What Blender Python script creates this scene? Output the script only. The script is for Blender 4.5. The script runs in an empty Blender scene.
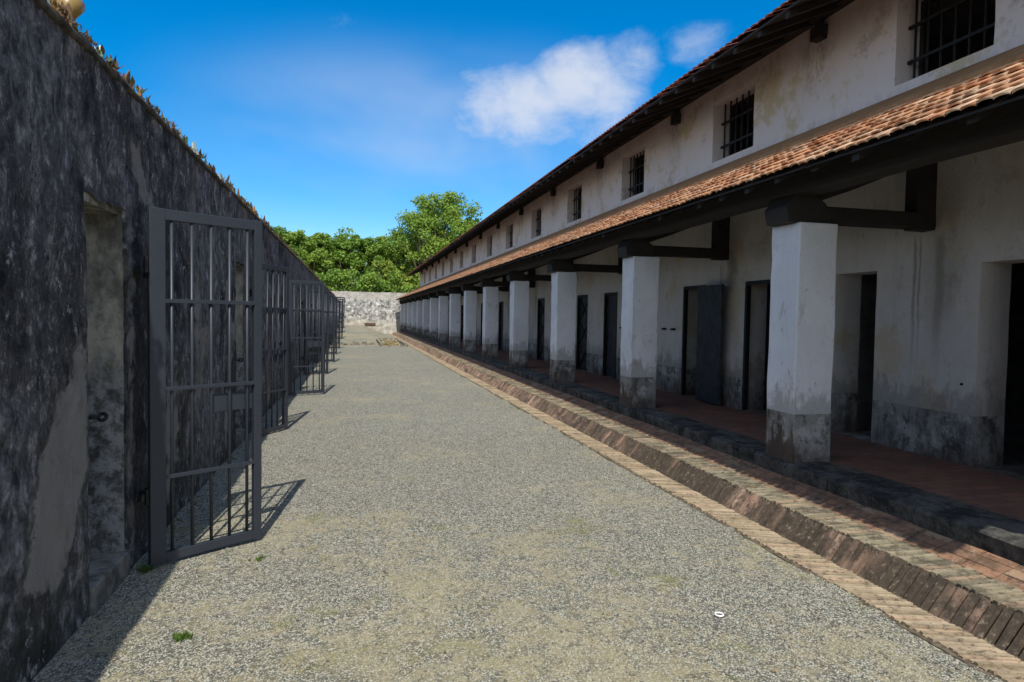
import bpy, math, random
import numpy as np
from mathutils import Vector, Matrix, noise
random.seed(7); rng = np.random.default_rng(7)
C = bpy.context.scene.collection
sc = bpy.context.scene
R = math.radians

# ------------------------------------------------------------------ helpers
class MB:
    def __init__(s): s.v = []; s.f = []; s.a = []
    def box(s, x0, x1, y0, y1, z0, z1, j=0.0):
        n = len(s.v)
        for x, y, z in ((x0,y0,z0),(x1,y0,z0),(x1,y1,z0),(x0,y1,z0),(x0,y0,z1),(x1,y0,z1),(x1,y1,z1),(x0,y1,z1)):
            s.v.append((x+random.uniform(-j,j), y+random.uniform(-j,j), z+random.uniform(-j,j)))
        for q in ((0,3,2,1),(4,5,6,7),(0,1,5,4),(1,2,6,5),(2,3,7,6),(3,0,4,7)): s.f.append(tuple(n+i for i in q))
        return s
    def prism_y(s, prof, y0, y1, j=0.0):
        """closed XZ profile extruded along Y"""
        n = len(s.v); m = len(prof)
        for y in (y0, y1):
            for (x, z) in prof:
                s.v.append((x+random.uniform(-j,j), y+random.uniform(-j,j)*.5, z+random.uniform(-j,j)))
        for i in range(m):
            k = (i+1) % m; s.f.append((n+i, n+k, n+m+k, n+m+i))
        s.f.append(tuple(n+i for i in range(m))[::-1]); s.f.append(tuple(n+m+i for i in range(m)))
        return s
    def tube(s, pts, r, seg=8, cap=True):
        pts = [Vector(p) for p in pts]; n0 = len(s.v)
        rr = r if isinstance(r, (list, tuple)) else [r]*len(pts)
        for i, p in enumerate(pts):
            d = (pts[min(i+1, len(pts)-1)] - pts[max(i-1, 0)]).normalized()
            a = Vector((0,0,1)) if abs(d.z) < .9 else Vector((1,0,0))
            u = d.cross(a).normalized(); w = d.cross(u)
            for k in range(seg):
                t = 2*math.pi*k/seg; q = p + (u*math.cos(t) + w*math.sin(t))*rr[i]
                s.v.append(tuple(q))
        for i in range(len(pts)-1):
            for k in range(seg):
                a = n0+i*seg+k; b = n0+i*seg+(k+1) % seg
                s.f.append((a, b, b+seg, a+seg))
        if cap:
            s.f.append(tuple(n0+k for k in range(seg))[::-1]); e = n0+(len(pts)-1)*seg
            s.f.append(tuple(e+k for k in range(seg)))
        return s
    def build(s, name, m, parent=None, loc=(0,0,0), smooth=False, bevel=0, attr=None):
        me = bpy.data.meshes.new(name); me.from_pydata(s.v, [], s.f); me.update()
        import bmesh
        bm = bmesh.new(); bm.from_mesh(me); bmesh.ops.recalc_face_normals(bm, faces=bm.faces); bm.to_mesh(me); bm.free()
        me.materials.append(m)
        if smooth: me.polygons.foreach_set('use_smooth', [True]*len(me.polygons))
        if attr:
            for k, vals in attr.items():
                at = me.attributes.new(k, 'FLOAT', 'POINT'); at.data.foreach_set('value', vals)
        o = bpy.data.objects.new(name, me); C.objects.link(o); o.location = loc
        if parent: o.parent = parent
        if bevel:
            b = o.modifiers.new('Bevel', 'BEVEL'); b.width = bevel; b.segments = 2; b.limit_method = 'ANGLE'
        return o
def npmesh(name, V, F, m, parent=None, smooth=False):
    me = bpy.data.meshes.new(name); k = F.shape[1]
    me.vertices.add(len(V)); me.vertices.foreach_set('co', np.asarray(V, np.float32).ravel())
    me.loops.add(F.size); me.loops.foreach_set('vertex_index', F.astype(np.int32).ravel())
    me.polygons.add(len(F)); me.polygons.foreach_set('loop_start', np.arange(0, F.size, k, dtype=np.int32))
    me.update(calc_edges=True); me.validate(); me.materials.append(m)
    if smooth: me.polygons.foreach_set('use_smooth', [True]*len(me.polygons))
    o = bpy.data.objects.new(name, me); C.objects.link(o)
    if parent: o.parent = parent
    return o
def tag(o, label=None, cat=None, group=None, kind=None):
    if label: o['label'] = label
    if cat: o['category'] = cat
    if group: o['group'] = group
    if kind: o['kind'] = kind
    return o
def empty(name, loc=(0,0,0), rz=0):
    o = bpy.data.objects.new(name, None); C.objects.link(o); o.location = loc; o.rotation_euler = (0,0,rz)
    o.empty_display_size = .2; return o
def copy_tree(o, parent=None):
    c = o.copy(); C.objects.link(c)
    if parent is not None: c.parent = parent
    for ch in list(o.children): copy_tree(ch, c)
    return c
def fbm(x, y, z=0, o=4):
    return noise.fractal(Vector((x, y, z)), 1.0, 2.0, o)

# ------------------------------------------------------------------ node helper
class N:
    def __init__(s, name, rough=.9, world=False):
        s.m = bpy.data.materials.new(name); s.m.use_nodes = True
        s.t = s.m.node_tree; s.b = s.t.nodes['Principled BSDF']
        s.b.inputs['Roughness'].default_value = rough
        s.b.inputs['Specular IOR Level'].default_value = .25
        s.co = None
    def n(s, ty, **k):
        q = s.t.nodes.new(ty)
        for a, v in k.items(): setattr(q, a, v)
        return q
    def setin(s, q, i, v):
        if v is None: return
        if isinstance(v, bpy.types.NodeSocket): s.t.links.new(v, q.inputs[i])
        else: q.inputs[i].default_value = v
    def coord(s, scale=(1,1,1), loc=(0,0,0), kind='Object'):
        if s.co is None: s.co = s.n('ShaderNodeTexCoord')
        mp = s.n('ShaderNodeMapping'); mp.inputs['Scale'].default_value = scale; mp.inputs['Location'].default_value = loc
        s.t.links.new(s.co.outputs[kind], mp.inputs['Vector']); return mp.outputs[0]
    def noise(s, sc, det=6, rough=.6, scale=(1,1,1), loc=(0,0,0), dist=0, v=None):
        q = s.n('ShaderNodeTexNoise'); s.setin(q, 'Vector', v or s.coord(scale, loc))
        q.inputs['Scale'].default_value = sc; q.inputs['Detail'].default_value = det
        q.inputs['Roughness'].default_value = rough; q.inputs['Distortion'].default_value = dist
        return q.outputs['Fac']
    def vor(s, sc, feature='F1', out='Distance', scale=(1,1,1), v=None):
        q = s.n('ShaderNodeTexVoronoi', feature=feature); s.setin(q, 'Vector', v or s.coord(scale))
        q.inputs['Scale'].default_value = sc; return q.outputs[out]
    def rng(s, x, a, b, c=0., d=1., smooth=True):
        q = s.n('ShaderNodeMapRange', interpolation_type='SMOOTHSTEP' if smooth else 'LINEAR')
        s.setin(q, 0, x); q.inputs[1].default_value = a; q.inputs[2].default_value = b
        q.inputs[3].default_value = c; q.inputs[4].default_value = d; return q.outputs[0]
    def math(s, op, a, b=None, c=None):
        q = s.n('ShaderNodeMath', operation=op); s.setin(q, 0, a); s.setin(q, 1, b); s.setin(q, 2, c); return q.outputs[0]
    def mix(s, f, a, b, mode='MIX'):
        q = s.n('ShaderNodeMix', data_type='RGBA', blend_type=mode)
        def c(v): return (v[0], v[1], v[2], 1) if isinstance(v, tuple) else v
        s.setin(q, 0, f); s.setin(q, 6, c(a)); s.setin(q, 7, c(b)); return q.outputs[2]
    def xyz(s, kind='Object'):
        q = s.n('ShaderNodeSeparateXYZ'); s.t.links.new(s.coord(kind=kind), q.inputs[0]); return q.outputs
    def island(s):
        return s.n('ShaderNodeNewGeometry').outputs['Random Per Island']
    def attr(s, name):
        return s.n('ShaderNodeAttribute', attribute_name=name).outputs['Fac']
    def col(s, c): s.setin(s.b, 'Base Color', (c[0],c[1],c[2],1) if isinstance(c, tuple) else c); return s
    def bump(s, h, strength=.5, dist=.02):
        q = s.n('ShaderNodeBump'); s.setin(q, 'Height', h); q.inputs['Strength'].default_value = strength
        q.inputs['Distance'].default_value = dist; s.t.links.new(q.outputs[0], s.b.inputs['Normal']); return s

# ------------------------------------------------------------------ materials
def m_gravel():
    m = N('gravel', .95)
    big = m.noise(.35, 5, .65); big2 = m.noise(.9, 6, .7, loc=(5,3,0)); fine = m.noise(9, 6, .75)
    vc = m.vor(120, out='Color'); vd = m.vor(120); vc2 = m.vor(62, out='Color')
    bw = m.n('ShaderNodeRGBToBW'); m.setin(bw, 0, vc); g = bw.outputs[0]
    bw2 = m.n('ShaderNodeRGBToBW'); m.setin(bw2, 0, vc2); g2 = bw2.outputs[0]
    stone = m.mix(m.rng(g, .15, .85), (.12,.125,.112), (.58,.57,.48))
    stone = m.mix(m.rng(g2, .76, .86, 0, .7), stone, (.66,.62,.50))
    stone = m.mix(m.rng(g2, .34, .20, 0, .75), stone, (.09,.09,.078))
    stone = m.mix(m.rng(vd, .40, .70, 0, .8), stone, (.075,.07,.052))
    dirt = m.mix(fine, (.22,.18,.085), (.52,.46,.29))
    dirt = m.mix(m.rng(g, .3, .8, 0, .45), dirt, stone)
    y = m.xyz()[1]
    p = m.math('ADD', m.math('MULTIPLY', big, .5), m.math('MULTIPLY', big2, .5))
    p = m.math('ADD', p, m.math('MULTIPLY', m.math('SUBTRACT', fine, .5), .5))
    near = m.rng(y, 8.5, 3.6, 0, .062); far = m.rng(y, 30, 40, 0, .07)
    p = m.math('ADD', p, m.math('ADD', near, far))
    msk = m.rng(p, .51, .66)
    c = m.mix(m.math('MULTIPLY', msk, .72), stone, dirt)
    grn = m.noise(1.6, 5, .7, loc=(11,4,0))
    gm = m.math('MULTIPLY', m.rng(m.math('ADD', grn, m.math('MULTIPLY', near, 1.2)), .62, .76), .5)
    c = m.mix(gm, c, (.20,.20,.055))
    c = m.mix(1.0, c, m.mix(m.noise(.22, 3, .5, loc=(2,9,0)), (.86,.86,.84), (1.08,1.07,1.04)), 'MULTIPLY')
    m.col(c); h = m.math('ADD', m.math('MULTIPLY', vd, -1.0), m.math('MULTIPLY', g2, .5))
    m.bump(h, .6, .008); return m.m
def m_oldwall():
    """black lichen and weathered lime plaster, bare plaster where attribute patch is high"""
    m = N('weathered_plaster', .95)
    a = m.noise(4.2, 10, .76, scale=(1,1,.62), dist=.25); b = m.noise(12, 9, .78, scale=(1,1,.72), loc=(3,1,7), dist=.3)
    d = m.noise(1.3, 5, .6, loc=(9,2,2)); e = m.noise(46, 6, .7)
    c = m.mix(m.rng(a, .36, .60), (.011,.0115,.013), (.15,.15,.157))
    c = m.mix(m.rng(d, .47, .62, 0, .75), c, m.mix(b, (.05,.05,.052), (.20,.195,.19)))
    st = m.math('ADD', m.math('MULTIPLY', a, .55), m.math('MULTIPLY', b, .45))
    c = m.mix(m.rng(st, .52, .56, 0, .9), c, m.mix(e, (.17,.165,.165), (.46,.445,.43)))
    c = m.mix(m.rng(b, .575, .62, 0, .85), c, (.60,.58,.57))
    rg = m.math('ABSOLUTE', m.math('SUBTRACT', m.noise(9, 9, .8, scale=(1,1,.5), loc=(6,2,6), dist=.8), .5)); c = m.mix(m.math('MULTIPLY', m.rng(rg, .035, .0), m.rng(d, .40, .55, .15, .8)), c, (.012,.012,.014))
    sp = m.noise(34, 8, .8, scale=(1,1,.8), loc=(8,8,1)); c = m.mix(m.math('MULTIPLY', m.rng(sp, .55, .60), m.rng(a, .42, .56, .05, .8)), c, (.34,.33,.33))
    c = m.mix(m.rng(b, .43, .36, 0, .85), c, (.008,.009,.010))
    rust = m.noise(2.6, 5, .7, loc=(21,5,1)); c = m.mix(m.rng(rust, .66, .74, 0, .6), c, (.11,.055,.03))
    br = m.noise(.55, 5, .6, loc=(13,3,5)); c = m.mix(m.rng(br, .48, .60, 0, .6), c, m.mix(m.rng(b, .38, .62), (.04,.042,.047), (.36,.36,.38)))
    c = m.mix(m.rng(br, .46, .36, 0, .65), c, (.012,.012,.014))
    x, y, z = m.xyz(); low = m.rng(m.math('ADD', z, m.math('MULTIPLY', m.math('SUBTRACT', d, .5), 1.2)), .75, .1, 0, .7)
    moss = m.mix(a, (.022,.026,.018), (.11,.11,.085)); c = m.mix(m.math('MULTIPLY', low, m.rng(b, .62, .4)), c, moss)
    pa = m.attr('patch'); pf = m.math('ADD', pa, m.math('MULTIPLY', m.math('SUBTRACT', m.noise(7, 8, .7, loc=(1,8,3)), .5), .42))
    pl = m.mix(m.noise(4, 9, .72, scale=(1,1,.6), loc=(4,4,4)), (.14,.133,.127), (.29,.275,.26))
    pl = m.mix(m.rng(e, .60, .68, 0, .6), pl, (.05,.05,.05))
    crack = m.vor(2.2, 'DISTANCE_TO_EDGE'); pl = m.mix(m.rng(m.noise(2.2, 7, .7, loc=(9,1,9)), .5, .62, 0, .6), pl, (.075,.072,.07))
    c = m.mix(m.rng(pf, -.01, .035), c, pl)
    m.col(c); h = m.math('ADD', m.math('MULTIPLY', a, .9), m.math('ADD', m.math('MULTIPLY', b, .7), m.math('MULTIPLY', e, .35)))
    h = m.math('MULTIPLY', h, m.rng(pf, .05, -.03, .3, 1)); m.bump(h, 1.0, .05); return m.m
def m_jamb():
    m = N('grey_green_render', .9)
    a = m.noise(4, 9, .72, scale=(1,1,.6)); b = m.noise(14, 8, .7, loc=(3,3,3)); z = m.xyz()[2]
    c = m.mix(m.rng(a, .38, .62), (.11,.105,.085), (.36,.34,.28))
    c = m.mix(m.rng(b, .56, .68, 0, .5), c, (.05,.052,.045))
    c = m.mix(m.rng(m.math('ADD', z, a), 2.1, 1.5, 0, .8), c, m.mix(m.rng(b,.4,.6), (.035,.037,.04), (.26,.27,.28)))
    m.col(c); m.bump(m.math('ADD', a, b), .6, .02); return m.m
def m_stucco(name, base, dado=None, warm=False):
    m = N(name, .88)
    a = m.noise(1.6, 8, .68, scale=(1,1,.8)); b = m.noise(7, 9, .75, scale=(1,1,.45), loc=(2,2,9)); e = m.noise(30, 6, .7)
    stre = m.noise(3.2, 6, .7, scale=(2.2,2.2,.16), loc=(5,1,0))
    x, y, z = m.xyz()
    c = m.mix(m.rng(a, .35, .65), tuple(v*.86 for v in base), base)
    c = m.mix(m.rng(stre, .56, .72, 0, .32), c, tuple(v*.50 for v in base))
    c = m.mix(m.rng(b, .57, .66, 0, .5), c, (.32,.28,.24)); c = m.mix(m.rng(m.noise(16, 9, .8, loc=(1,6,6)), .60, .66, 0, .6), c, (.16,.14,.12)); c = m.mix(m.rng(m.noise(2.7, 8, .75, loc=(31,6,6)), .54, .62, 0, .35), c, (.72,.71,.70))
    if warm:
        c = m.mix(m.rng(z, 3.4, 3.9), c, (.78,.70,.70))
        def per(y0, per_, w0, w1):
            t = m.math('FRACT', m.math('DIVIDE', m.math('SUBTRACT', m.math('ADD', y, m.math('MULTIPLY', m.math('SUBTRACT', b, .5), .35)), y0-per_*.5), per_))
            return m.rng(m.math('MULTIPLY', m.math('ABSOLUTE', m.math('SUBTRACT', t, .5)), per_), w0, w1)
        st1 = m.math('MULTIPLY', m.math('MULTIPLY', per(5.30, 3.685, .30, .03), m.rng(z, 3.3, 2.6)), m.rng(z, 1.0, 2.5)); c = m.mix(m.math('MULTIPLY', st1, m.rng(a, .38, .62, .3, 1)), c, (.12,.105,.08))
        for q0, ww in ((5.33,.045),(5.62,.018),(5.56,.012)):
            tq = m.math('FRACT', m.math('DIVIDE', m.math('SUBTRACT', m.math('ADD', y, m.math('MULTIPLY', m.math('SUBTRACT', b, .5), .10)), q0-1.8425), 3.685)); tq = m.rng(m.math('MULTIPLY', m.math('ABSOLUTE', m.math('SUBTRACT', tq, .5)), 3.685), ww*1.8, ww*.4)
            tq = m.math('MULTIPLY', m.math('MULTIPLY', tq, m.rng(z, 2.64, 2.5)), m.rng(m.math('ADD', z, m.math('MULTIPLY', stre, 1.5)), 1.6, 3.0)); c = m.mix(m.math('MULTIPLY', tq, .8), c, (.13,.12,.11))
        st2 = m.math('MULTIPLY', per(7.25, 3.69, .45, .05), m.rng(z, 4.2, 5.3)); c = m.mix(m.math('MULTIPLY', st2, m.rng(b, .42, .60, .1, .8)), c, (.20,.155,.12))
    if warm:                       # ochre lime bloom and grey mould of the upper storey
        o = m.noise(1.1, 7, .72, loc=(7,7,1)); c = m.mix(m.rng(o, .53, .63, 0, .7), c, (.56,.46,.25))
        c = m.mix(m.rng(m.noise(1.9, 8, .75, loc=(1,17,4)), .55, .64, 0, .45), c, (.33,.23,.19))
        top = m.rng(m.math('ADD', z, m.math('MULTIPLY', a, .7)), 5.35, 5.85, 0, .6); c = m.mix(top, c, (.36,.24,.19))
        c = m.mix(m.rng(m.math('ADD', z, m.math('MULTIPLY', b, .5)), 4.5, 4.3, 0, .35), c, (.33,.31,.30))
        c = m.mix(m.rng(m.noise(11, 9, .8, scale=(1,1,.35), loc=(4,1,3)), .61, .66, 0, .7), c, (.14,.12,.11))
        c = m.mix(m.rng(z, 4.0, 3.3, 0, .2), c, (.52,.44,.34))
    if dado:
        zz = m.math('ADD', z, m.math('MULTIPLY', m.math('SUBTRACT', e, .5), .015))
        dcol = m.mix(m.rng(b, .36, .58), (.085,.085,.08), (.27,.265,.25))
        dcol = m.mix(m.rng(m.noise(3.1, 9, .72, loc=(3,1,1)), .52, .60, 0, .7), dcol, (.46,.45,.44))
        dcol = m.mix(m.rng(m.noise(4.3, 8, .75, loc=(13,1,1)), .56, .64, 0, .75), dcol, (.045,.042,.036))
        stain = m.rng(m.math('ADD', m.math('SUBTRACT', z, dado), m.math('MULTIPLY', m.math('SUBTRACT', .5, b), 1.3)), .28, .06)
        sc_ = m.mix(e, (.10,.09,.08), (.30,.28,.25)); c = m.mix(m.math('MULTIPLY', stain, .55), c, sc_)
        c = m.mix(m.rng(zz, dado+.004, dado-.004), c, dcol)
        foot = m.rng(m.math('ADD', z, m.math('MULTIPLY', b, .5)), .92, .62, 0, .75); c = m.mix(m.math('MULTIPLY', foot, m.rng(a, .40, .56, .25, 1)), c, (.075,.055,.042))
    if not warm:                   # splash grime on the yard side of the pillar feet
        gm = m.math('MULTIPLY', m.rng(x, 4.06, 4.005), m.rng(m.math('ADD', z, m.math('MULTIPLY', m.math('SUBTRACT', b, .5), 1.5)), .72, .52)); c = m.mix(m.math('MULTIPLY', gm, .9), c, m.mix(e, (.025,.018,.014), (.12,.085,.062)))
    m.col(c); m.bump(m.math('ADD', m.math('ADD', b, a), m.math('MULTIPLY', e, .4)), .45, .02); return m.m
def m_timber():
    m = N('black_timber', .7); a = m.noise(6, 7, .7, scale=(1,.12,1)); b = m.noise(30, 5, .6)
    m.col(m.mix(a, (.009,.0085,.008), (.048,.041,.037))); m.bump(m.math('ADD', a, b), .5, .01); return m.m
def m_tile(name, a_, b_, c_):
    m = N(name, .85); r = m.island(); n1 = m.noise(1.2, 6, .7); n2 = m.noise(22, 6, .7)
    c = m.mix(r, a_, b_); c = m.mix(m.rng(m.math('FRACT', m.math('MULTIPLY', r, 37.3)), .62, .95, 0, .7), c, c_)
    c = m.mix(m.rng(n1, .5, .68, 0, .45), c, (.12,.085,.06)); c = m.mix(m.rng(n2, .56, .70, 0, .6), c, (.07,.058,.048))
    m.col(c); m.bump(n2, .4, .01); return m.m
def m_brick(name, cols, dark=.5, mossz=None):
    m = N(name, .9); r = m.island(); n1 = m.noise(1.4, 6, .7); n2 = m.noise(24, 8, .75); n3 = m.noise(5, 8, .75, loc=(4,2,2))
    c = m.mix(r, cols[0], cols[1]); c = m.mix(m.rng(m.math('FRACT', m.math('MULTIPLY', r, 53.7)), .70, .9, 0, .8), c, cols[2])
    c = m.mix(m.math('MULTIPLY', m.rng(n3, .45, .60), dark), c, (.050,.042,.034))
    if mossz: y = m.xyz()[1]; c = m.mix(m.math('MULTIPLY', m.rng(y, 16, 6, .15, 1), m.rng(m.noise(1.1, 4, .6, scale=(.3,1,.3)), .62, .52, .1, mossz)), c, m.mix(n2, (.026,.022,.016), (.13,.10,.072)))
    c = m.mix(m.rng(n2, .56, .66, 0, .6), c, (.40,.33,.25)); c = m.mix(m.rng(n2, .46, .38, 0, .65), c, (.045,.037,.03)); n4 = m.noise(9, 9, .8, loc=(7,1,5)); c = m.mix(m.rng(n4, .56, .62, 0, .6), c, (.055,.047,.036))
    m.col(c); m.bump(m.math('ADD', n2, n3), .6, .01); return m.m
def m_plain(name, c0, c1, sc_=8, rough=.9, bs=.4, bd=.01, scale=(1,1,1)):
    m = N(name, rough); a = m.noise(sc_, 8, .7, scale=scale); m.col(m.mix(m.rng(a, .35, .65), c0, c1)); m.bump(a, bs, bd); return m.m
def m_slab():
    m = N('black_mossy_stone', .92); a = m.noise(3.5, 9, .75); b = m.noise(19, 7, .75)
    c = m.mix(m.rng(a, .40, .62), (.030,.030,.028), (.13,.125,.11)); c = m.mix(m.rng(b, .55, .68, 0, .6), c, (.23,.22,.19))
    c = m.mix(m.rng(b, .44, .36, 0, .7), c, (.012,.012,.012)); m.col(c); m.bump(m.math('ADD', a, b), .8, .03); return m.m
def m_floor():
    m = N('red_brick_floor', .8); q = m.n('ShaderNodeTexBrick'); m.setin(q, 'Vector', m.coord())
    q.inputs['Scale'].default_value = 1; q.inputs['Brick Width'].default_value = .23; q.inputs['Row Height'].default_value = .11
    q.inputs['Mortar Size'].default_value = .006; q.inputs['Color1'].default_value = (.24,.115,.080,1); q.inputs['Color2'].default_value = (.17,.085,.062,1)
    q.inputs['Mortar'].default_value = (.09,.075,.06,1); a = m.noise(1.3, 8, .7); b = m.noise(12, 6, .7)
    c = m.mix(m.rng(a, .45, .65, 0, .6), q.outputs[0], (.10,.065,.05)); c = m.mix(m.rng(b, .58, .7, 0, .4), c, (.25,.21,.18))
    m.col(c); m.bump(b, .4, .01); return m.m
def m_endwall():
    m = N('lime_patched_rubble', .95); w = m.noise(1.2, 4, .6)
    v = m.vor(3.0, out='Color', scale=(1,1,1.5)); bw = m.n('ShaderNodeRGBToBW'); m.setin(bw, 0, v); g = bw.outputs[0]
    a = m.noise(3.2, 9, .75); b = m.noise(1.1, 7, .7, loc=(3,3,3)); z = m.xyz()[2]
    c = m.mix(g, (.20,.20,.19), (.50,.485,.45)); c = m.mix(m.rng(a, .52, .60), c, (.72,.70,.65))
    c = m.mix(m.rng(a, .48, .41, 0, .9), c, (.07,.07,.065))
    c = m.mix(m.rng(m.math('ADD', z, m.math('MULTIPLY', b, 1.0)), 1.9, 1.5, 0, .6), c, (.50,.46,.38))
    c = m.mix(m.rng(m.math('ADD', z, m.math('MULTIPLY', a, .6)), 3.15, 3.3, 0, .7), c, (.47,.44,.39))
    m.col(c); m.bump(m.math('ADD', m.math('MULTIPLY', m.vor(3.0, 'DISTANCE_TO_EDGE', scale=(1,1,1.5)), .6), a), .9, .06); return m.m
def m_leaf(name, c0, c1, tr=.35):
    m = N(name, .6); r = m.island(); c = m.mix(r, c0, c1); n1 = m.noise(.45, 4, .6)
    c = m.mix(m.rng(n1, .4, .65, 0, .5), c, (c1[0]*1.3, c1[1]*1.12, c1[2]*.8)); m.col(c)
    t = m.n('ShaderNodeBsdfTranslucent'); m.setin(t, 0, c); x = m.n('ShaderNodeMixShader'); x.inputs[0].default_value = tr
    m.t.links.new(m.b.outputs[0], x.inputs[1]); m.t.links.new(t.outputs[0], x.inputs[2])
    m.t.links.new(x.outputs[0], m.t.nodes['Material Output'].inputs[0]); return m.m
def m_gate():
    m = N('slate_grey_paint', .45); m.b.inputs['Specular IOR Level'].default_value = .5
    a = m.noise(7, 6, .7); b = m.noise(60, 5, .7); c = m.mix(a, (.019,.024,.034), (.034,.041,.054))
    c = m.mix(m.rng(m.noise(18, 7, .75, loc=(3,1,1)), .64, .70, 0, .5), c, (.06,.04,.03)); m.col(c); m.bump(b, .25, .002); return m.m

GRAVEL=m_gravel(); OLD=m_oldwall(); JAMB=m_jamb()
WALLM=m_stucco('lime_washed_wall', (.72,.71,.72), dado=.84, warm=True)
PILM=m_stucco('lime_washed_pillar', (.74,.76,.80), dado=.83)
TIMBER=m_timber(); TILE=m_tile('orange_clay_tile', (.52,.215,.10), (.66,.36,.19), (.74,.56,.38))
TILE2=m_tile('red_clay_tile', (.38,.10,.055), (.46,.15,.08), (.30,.12,.08))
KERB=m_brick('mossy_kerb_brick', ((.42,.27,.19), (.26,.175,.125), (.58,.40,.29)), .9, .97)
TOPB=m_brick('worn_kerb_top_brick', ((.36,.31,.21), (.18,.16,.11), (.40,.29,.19)), .65)
STRIP=m_brick('flush_strip_brick', ((.50,.40,.27), (.30,.235,.15), (.54,.39,.26)), .3)
APRON=m_brick('orange_apron_brick', ((.36,.20,.12), (.27,.155,.095), (.40,.28,.18)), .55)
MORTAR=m_plain('old_mortar', (.07,.055,.038), (.18,.145,.10), 14)
STEPM=m_plain('worn_grey_step', (.07,.07,.062), (.22,.215,.19), 7, .95, .7, .02); SLAB=m_slab(); FLOOR=m_floor(); ENDW=m_endwall(); GATE=m_gate()
FILLET=m_plain('brown_cement_fillet', (.26,.135,.06), (.36,.20,.095), 5)
DARKP=m_plain('blackened_steel_door', (.022,.024,.029), (.048,.052,.058), 5, .55, .2)
BLACK=m_plain('black_iron', (.006,.006,.007), (.018,.017,.017), 20, .5, .3)
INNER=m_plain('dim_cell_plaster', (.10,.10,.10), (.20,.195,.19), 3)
BARK=m_plain('pale_bark', (.16,.13,.10), (.32,.27,.21), 5, scale=(1,1,.2))
LEAF_A=m_leaf('bright_leaf', (.105,.20,.028), (.25,.39,.07)); LEAF_B=m_leaf('deep_leaf', (.07,.15,.02), (.18,.31,.05))
LEAF_C=m_leaf('yellow_green_leaf', (.14,.22,.03), (.29,.37,.07)); WEED=m_leaf('weed_leaf', (.05,.11,.02), (.13,.22,.04))
STRAW=m_plain('straw', (.30,.25,.12), (.48,.40,.22), 30)

# ------------------------------------------------------------------ world, sun, camera
SUN = Vector((.085, .78, -1)).normalized()
el = math.asin(-SUN.z)
w = bpy.data.worlds.new('World'); sc.world = w; w.use_nodes = True
nt = w.node_tree; bg = nt.nodes['Background']
def wn(t, **k):
    q = nt.nodes.new(t)
    for a, v in k.items(): setattr(q, a, v)
    return q
sky = wn('ShaderNodeTexSky', sky_type='NISHITA'); sky.sun_disc = False; sky.sun_elevation = el
sky.sun_rotation = math.atan2(-SUN.x, -SUN.y); sky.air_density = 1.0; sky.dust_density = .35; sky.ozone_density = 2.2; sky.altitude = 0
SKYM = sky
hs = wn('ShaderNodeHueSaturation'); hs.inputs['Saturation'].default_value = 1.6; hs.inputs['Hue'].default_value = .492; hs.inputs['Value'].default_value = 1.0
nt.links.new(sky.outputs[0], hs.inputs['Color'])
tc = wn('ShaderNodeTexCoord')
def wmath(op, a, b=None):
    q = wn('ShaderNodeMath', operation=op)
    for i, v in enumerate((a, b)):
        if v is None: continue
        if isinstance(v, bpy.types.NodeSocket): nt.links.new(v, q.inputs[i])
        else: q.inputs[i].default_value = v
    return q.outputs[0]
def wnoise(scale, det, rough, dist=0, sv=(1,1,1.6)):
    mp = wn('ShaderNodeMapping'); mp.inputs['Scale'].default_value = sv; nt.links.new(tc.outputs['Generated'], mp.inputs[0])
    q = wn('ShaderNodeTexNoise'); nt.links.new(mp.outputs[0], q.inputs['Vector']); q.inputs['Scale'].default_value = scale
    q.inputs['Detail'].default_value = det; q.inputs['Roughness'].default_value = rough; q.inputs['Distortion'].default_value = dist; return q.outputs['Fac']
def blob(c, sx, sz, amp):
    """a soft patch of sky around direction c, sx wide and sz high (radians)"""
    v = wn('ShaderNodeVectorMath', operation='SUBTRACT'); nt.links.new(tc.outputs['Generated'], v.inputs[0]); v.inputs[1].default_value = c
    s = wn('ShaderNodeVectorMath', operation='MULTIPLY'); nt.links.new(v.outputs[0], s.inputs[0]); s.inputs[1].default_value = (1/sx, 1/sx, 1/sz)
    l = wn('ShaderNodeVectorMath', operation='LENGTH'); nt.links.new(s.outputs[0], l.inputs[0])
    m = wn('ShaderNodeMapRange', interpolation_type='SMOOTHERSTEP'); nt.links.new(l.outputs['Value'], m.inputs[0])
    m.inputs[1].default_value = 1; m.inputs[2].default_value = 0; m.inputs[3].default_value = 0; m.inputs[4].default_value = amp; return m.outputs[0]
dens = None
for c, sx, sz, amp in [((.318,.890,.328),.16,.11,1.1), ((.365,.862,.352),.09,.08,.9), ((.235,.922,.296),.20,.115,1.0), ((.30,.905,.28),.20,.08,.75),
                       ((.19,.94,.31),.09,.07,.5), ((.45,.82,.37),.09,.06,.55), ((-.006,.924,.388),.07,.035,.42), ((-.14,.90,.40),.05,.02,.1)]:
    b = blob(c, sx, sz, amp); dens = b if dens is None else wmath('MAXIMUM', dens, b)
nz = wnoise(9, 8, .62, .3); nf = wnoise(26, 6, .6)
nn = wmath('ADD', wmath('MULTIPLY', nz, .75), wmath('MULTIPLY', nf, .25))
f = wmath('ADD', dens, wmath('MULTIPLY', wmath('SUBTRACT', nn, .5), 1.7))
mr = wn('ShaderNodeMapRange', interpolation_type='SMOOTHSTEP'); nt.links.new(f, mr.inputs[0]); mr.inputs[1].default_value = .22; mr.inputs[2].default_value = 1.25; mr.inputs[4].default_value = .88
cl = wmath('MULTIPLY', mr.outputs[0], wmath('MINIMUM', wmath('MULTIPLY', dens, 3.0), 1.0))
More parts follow.
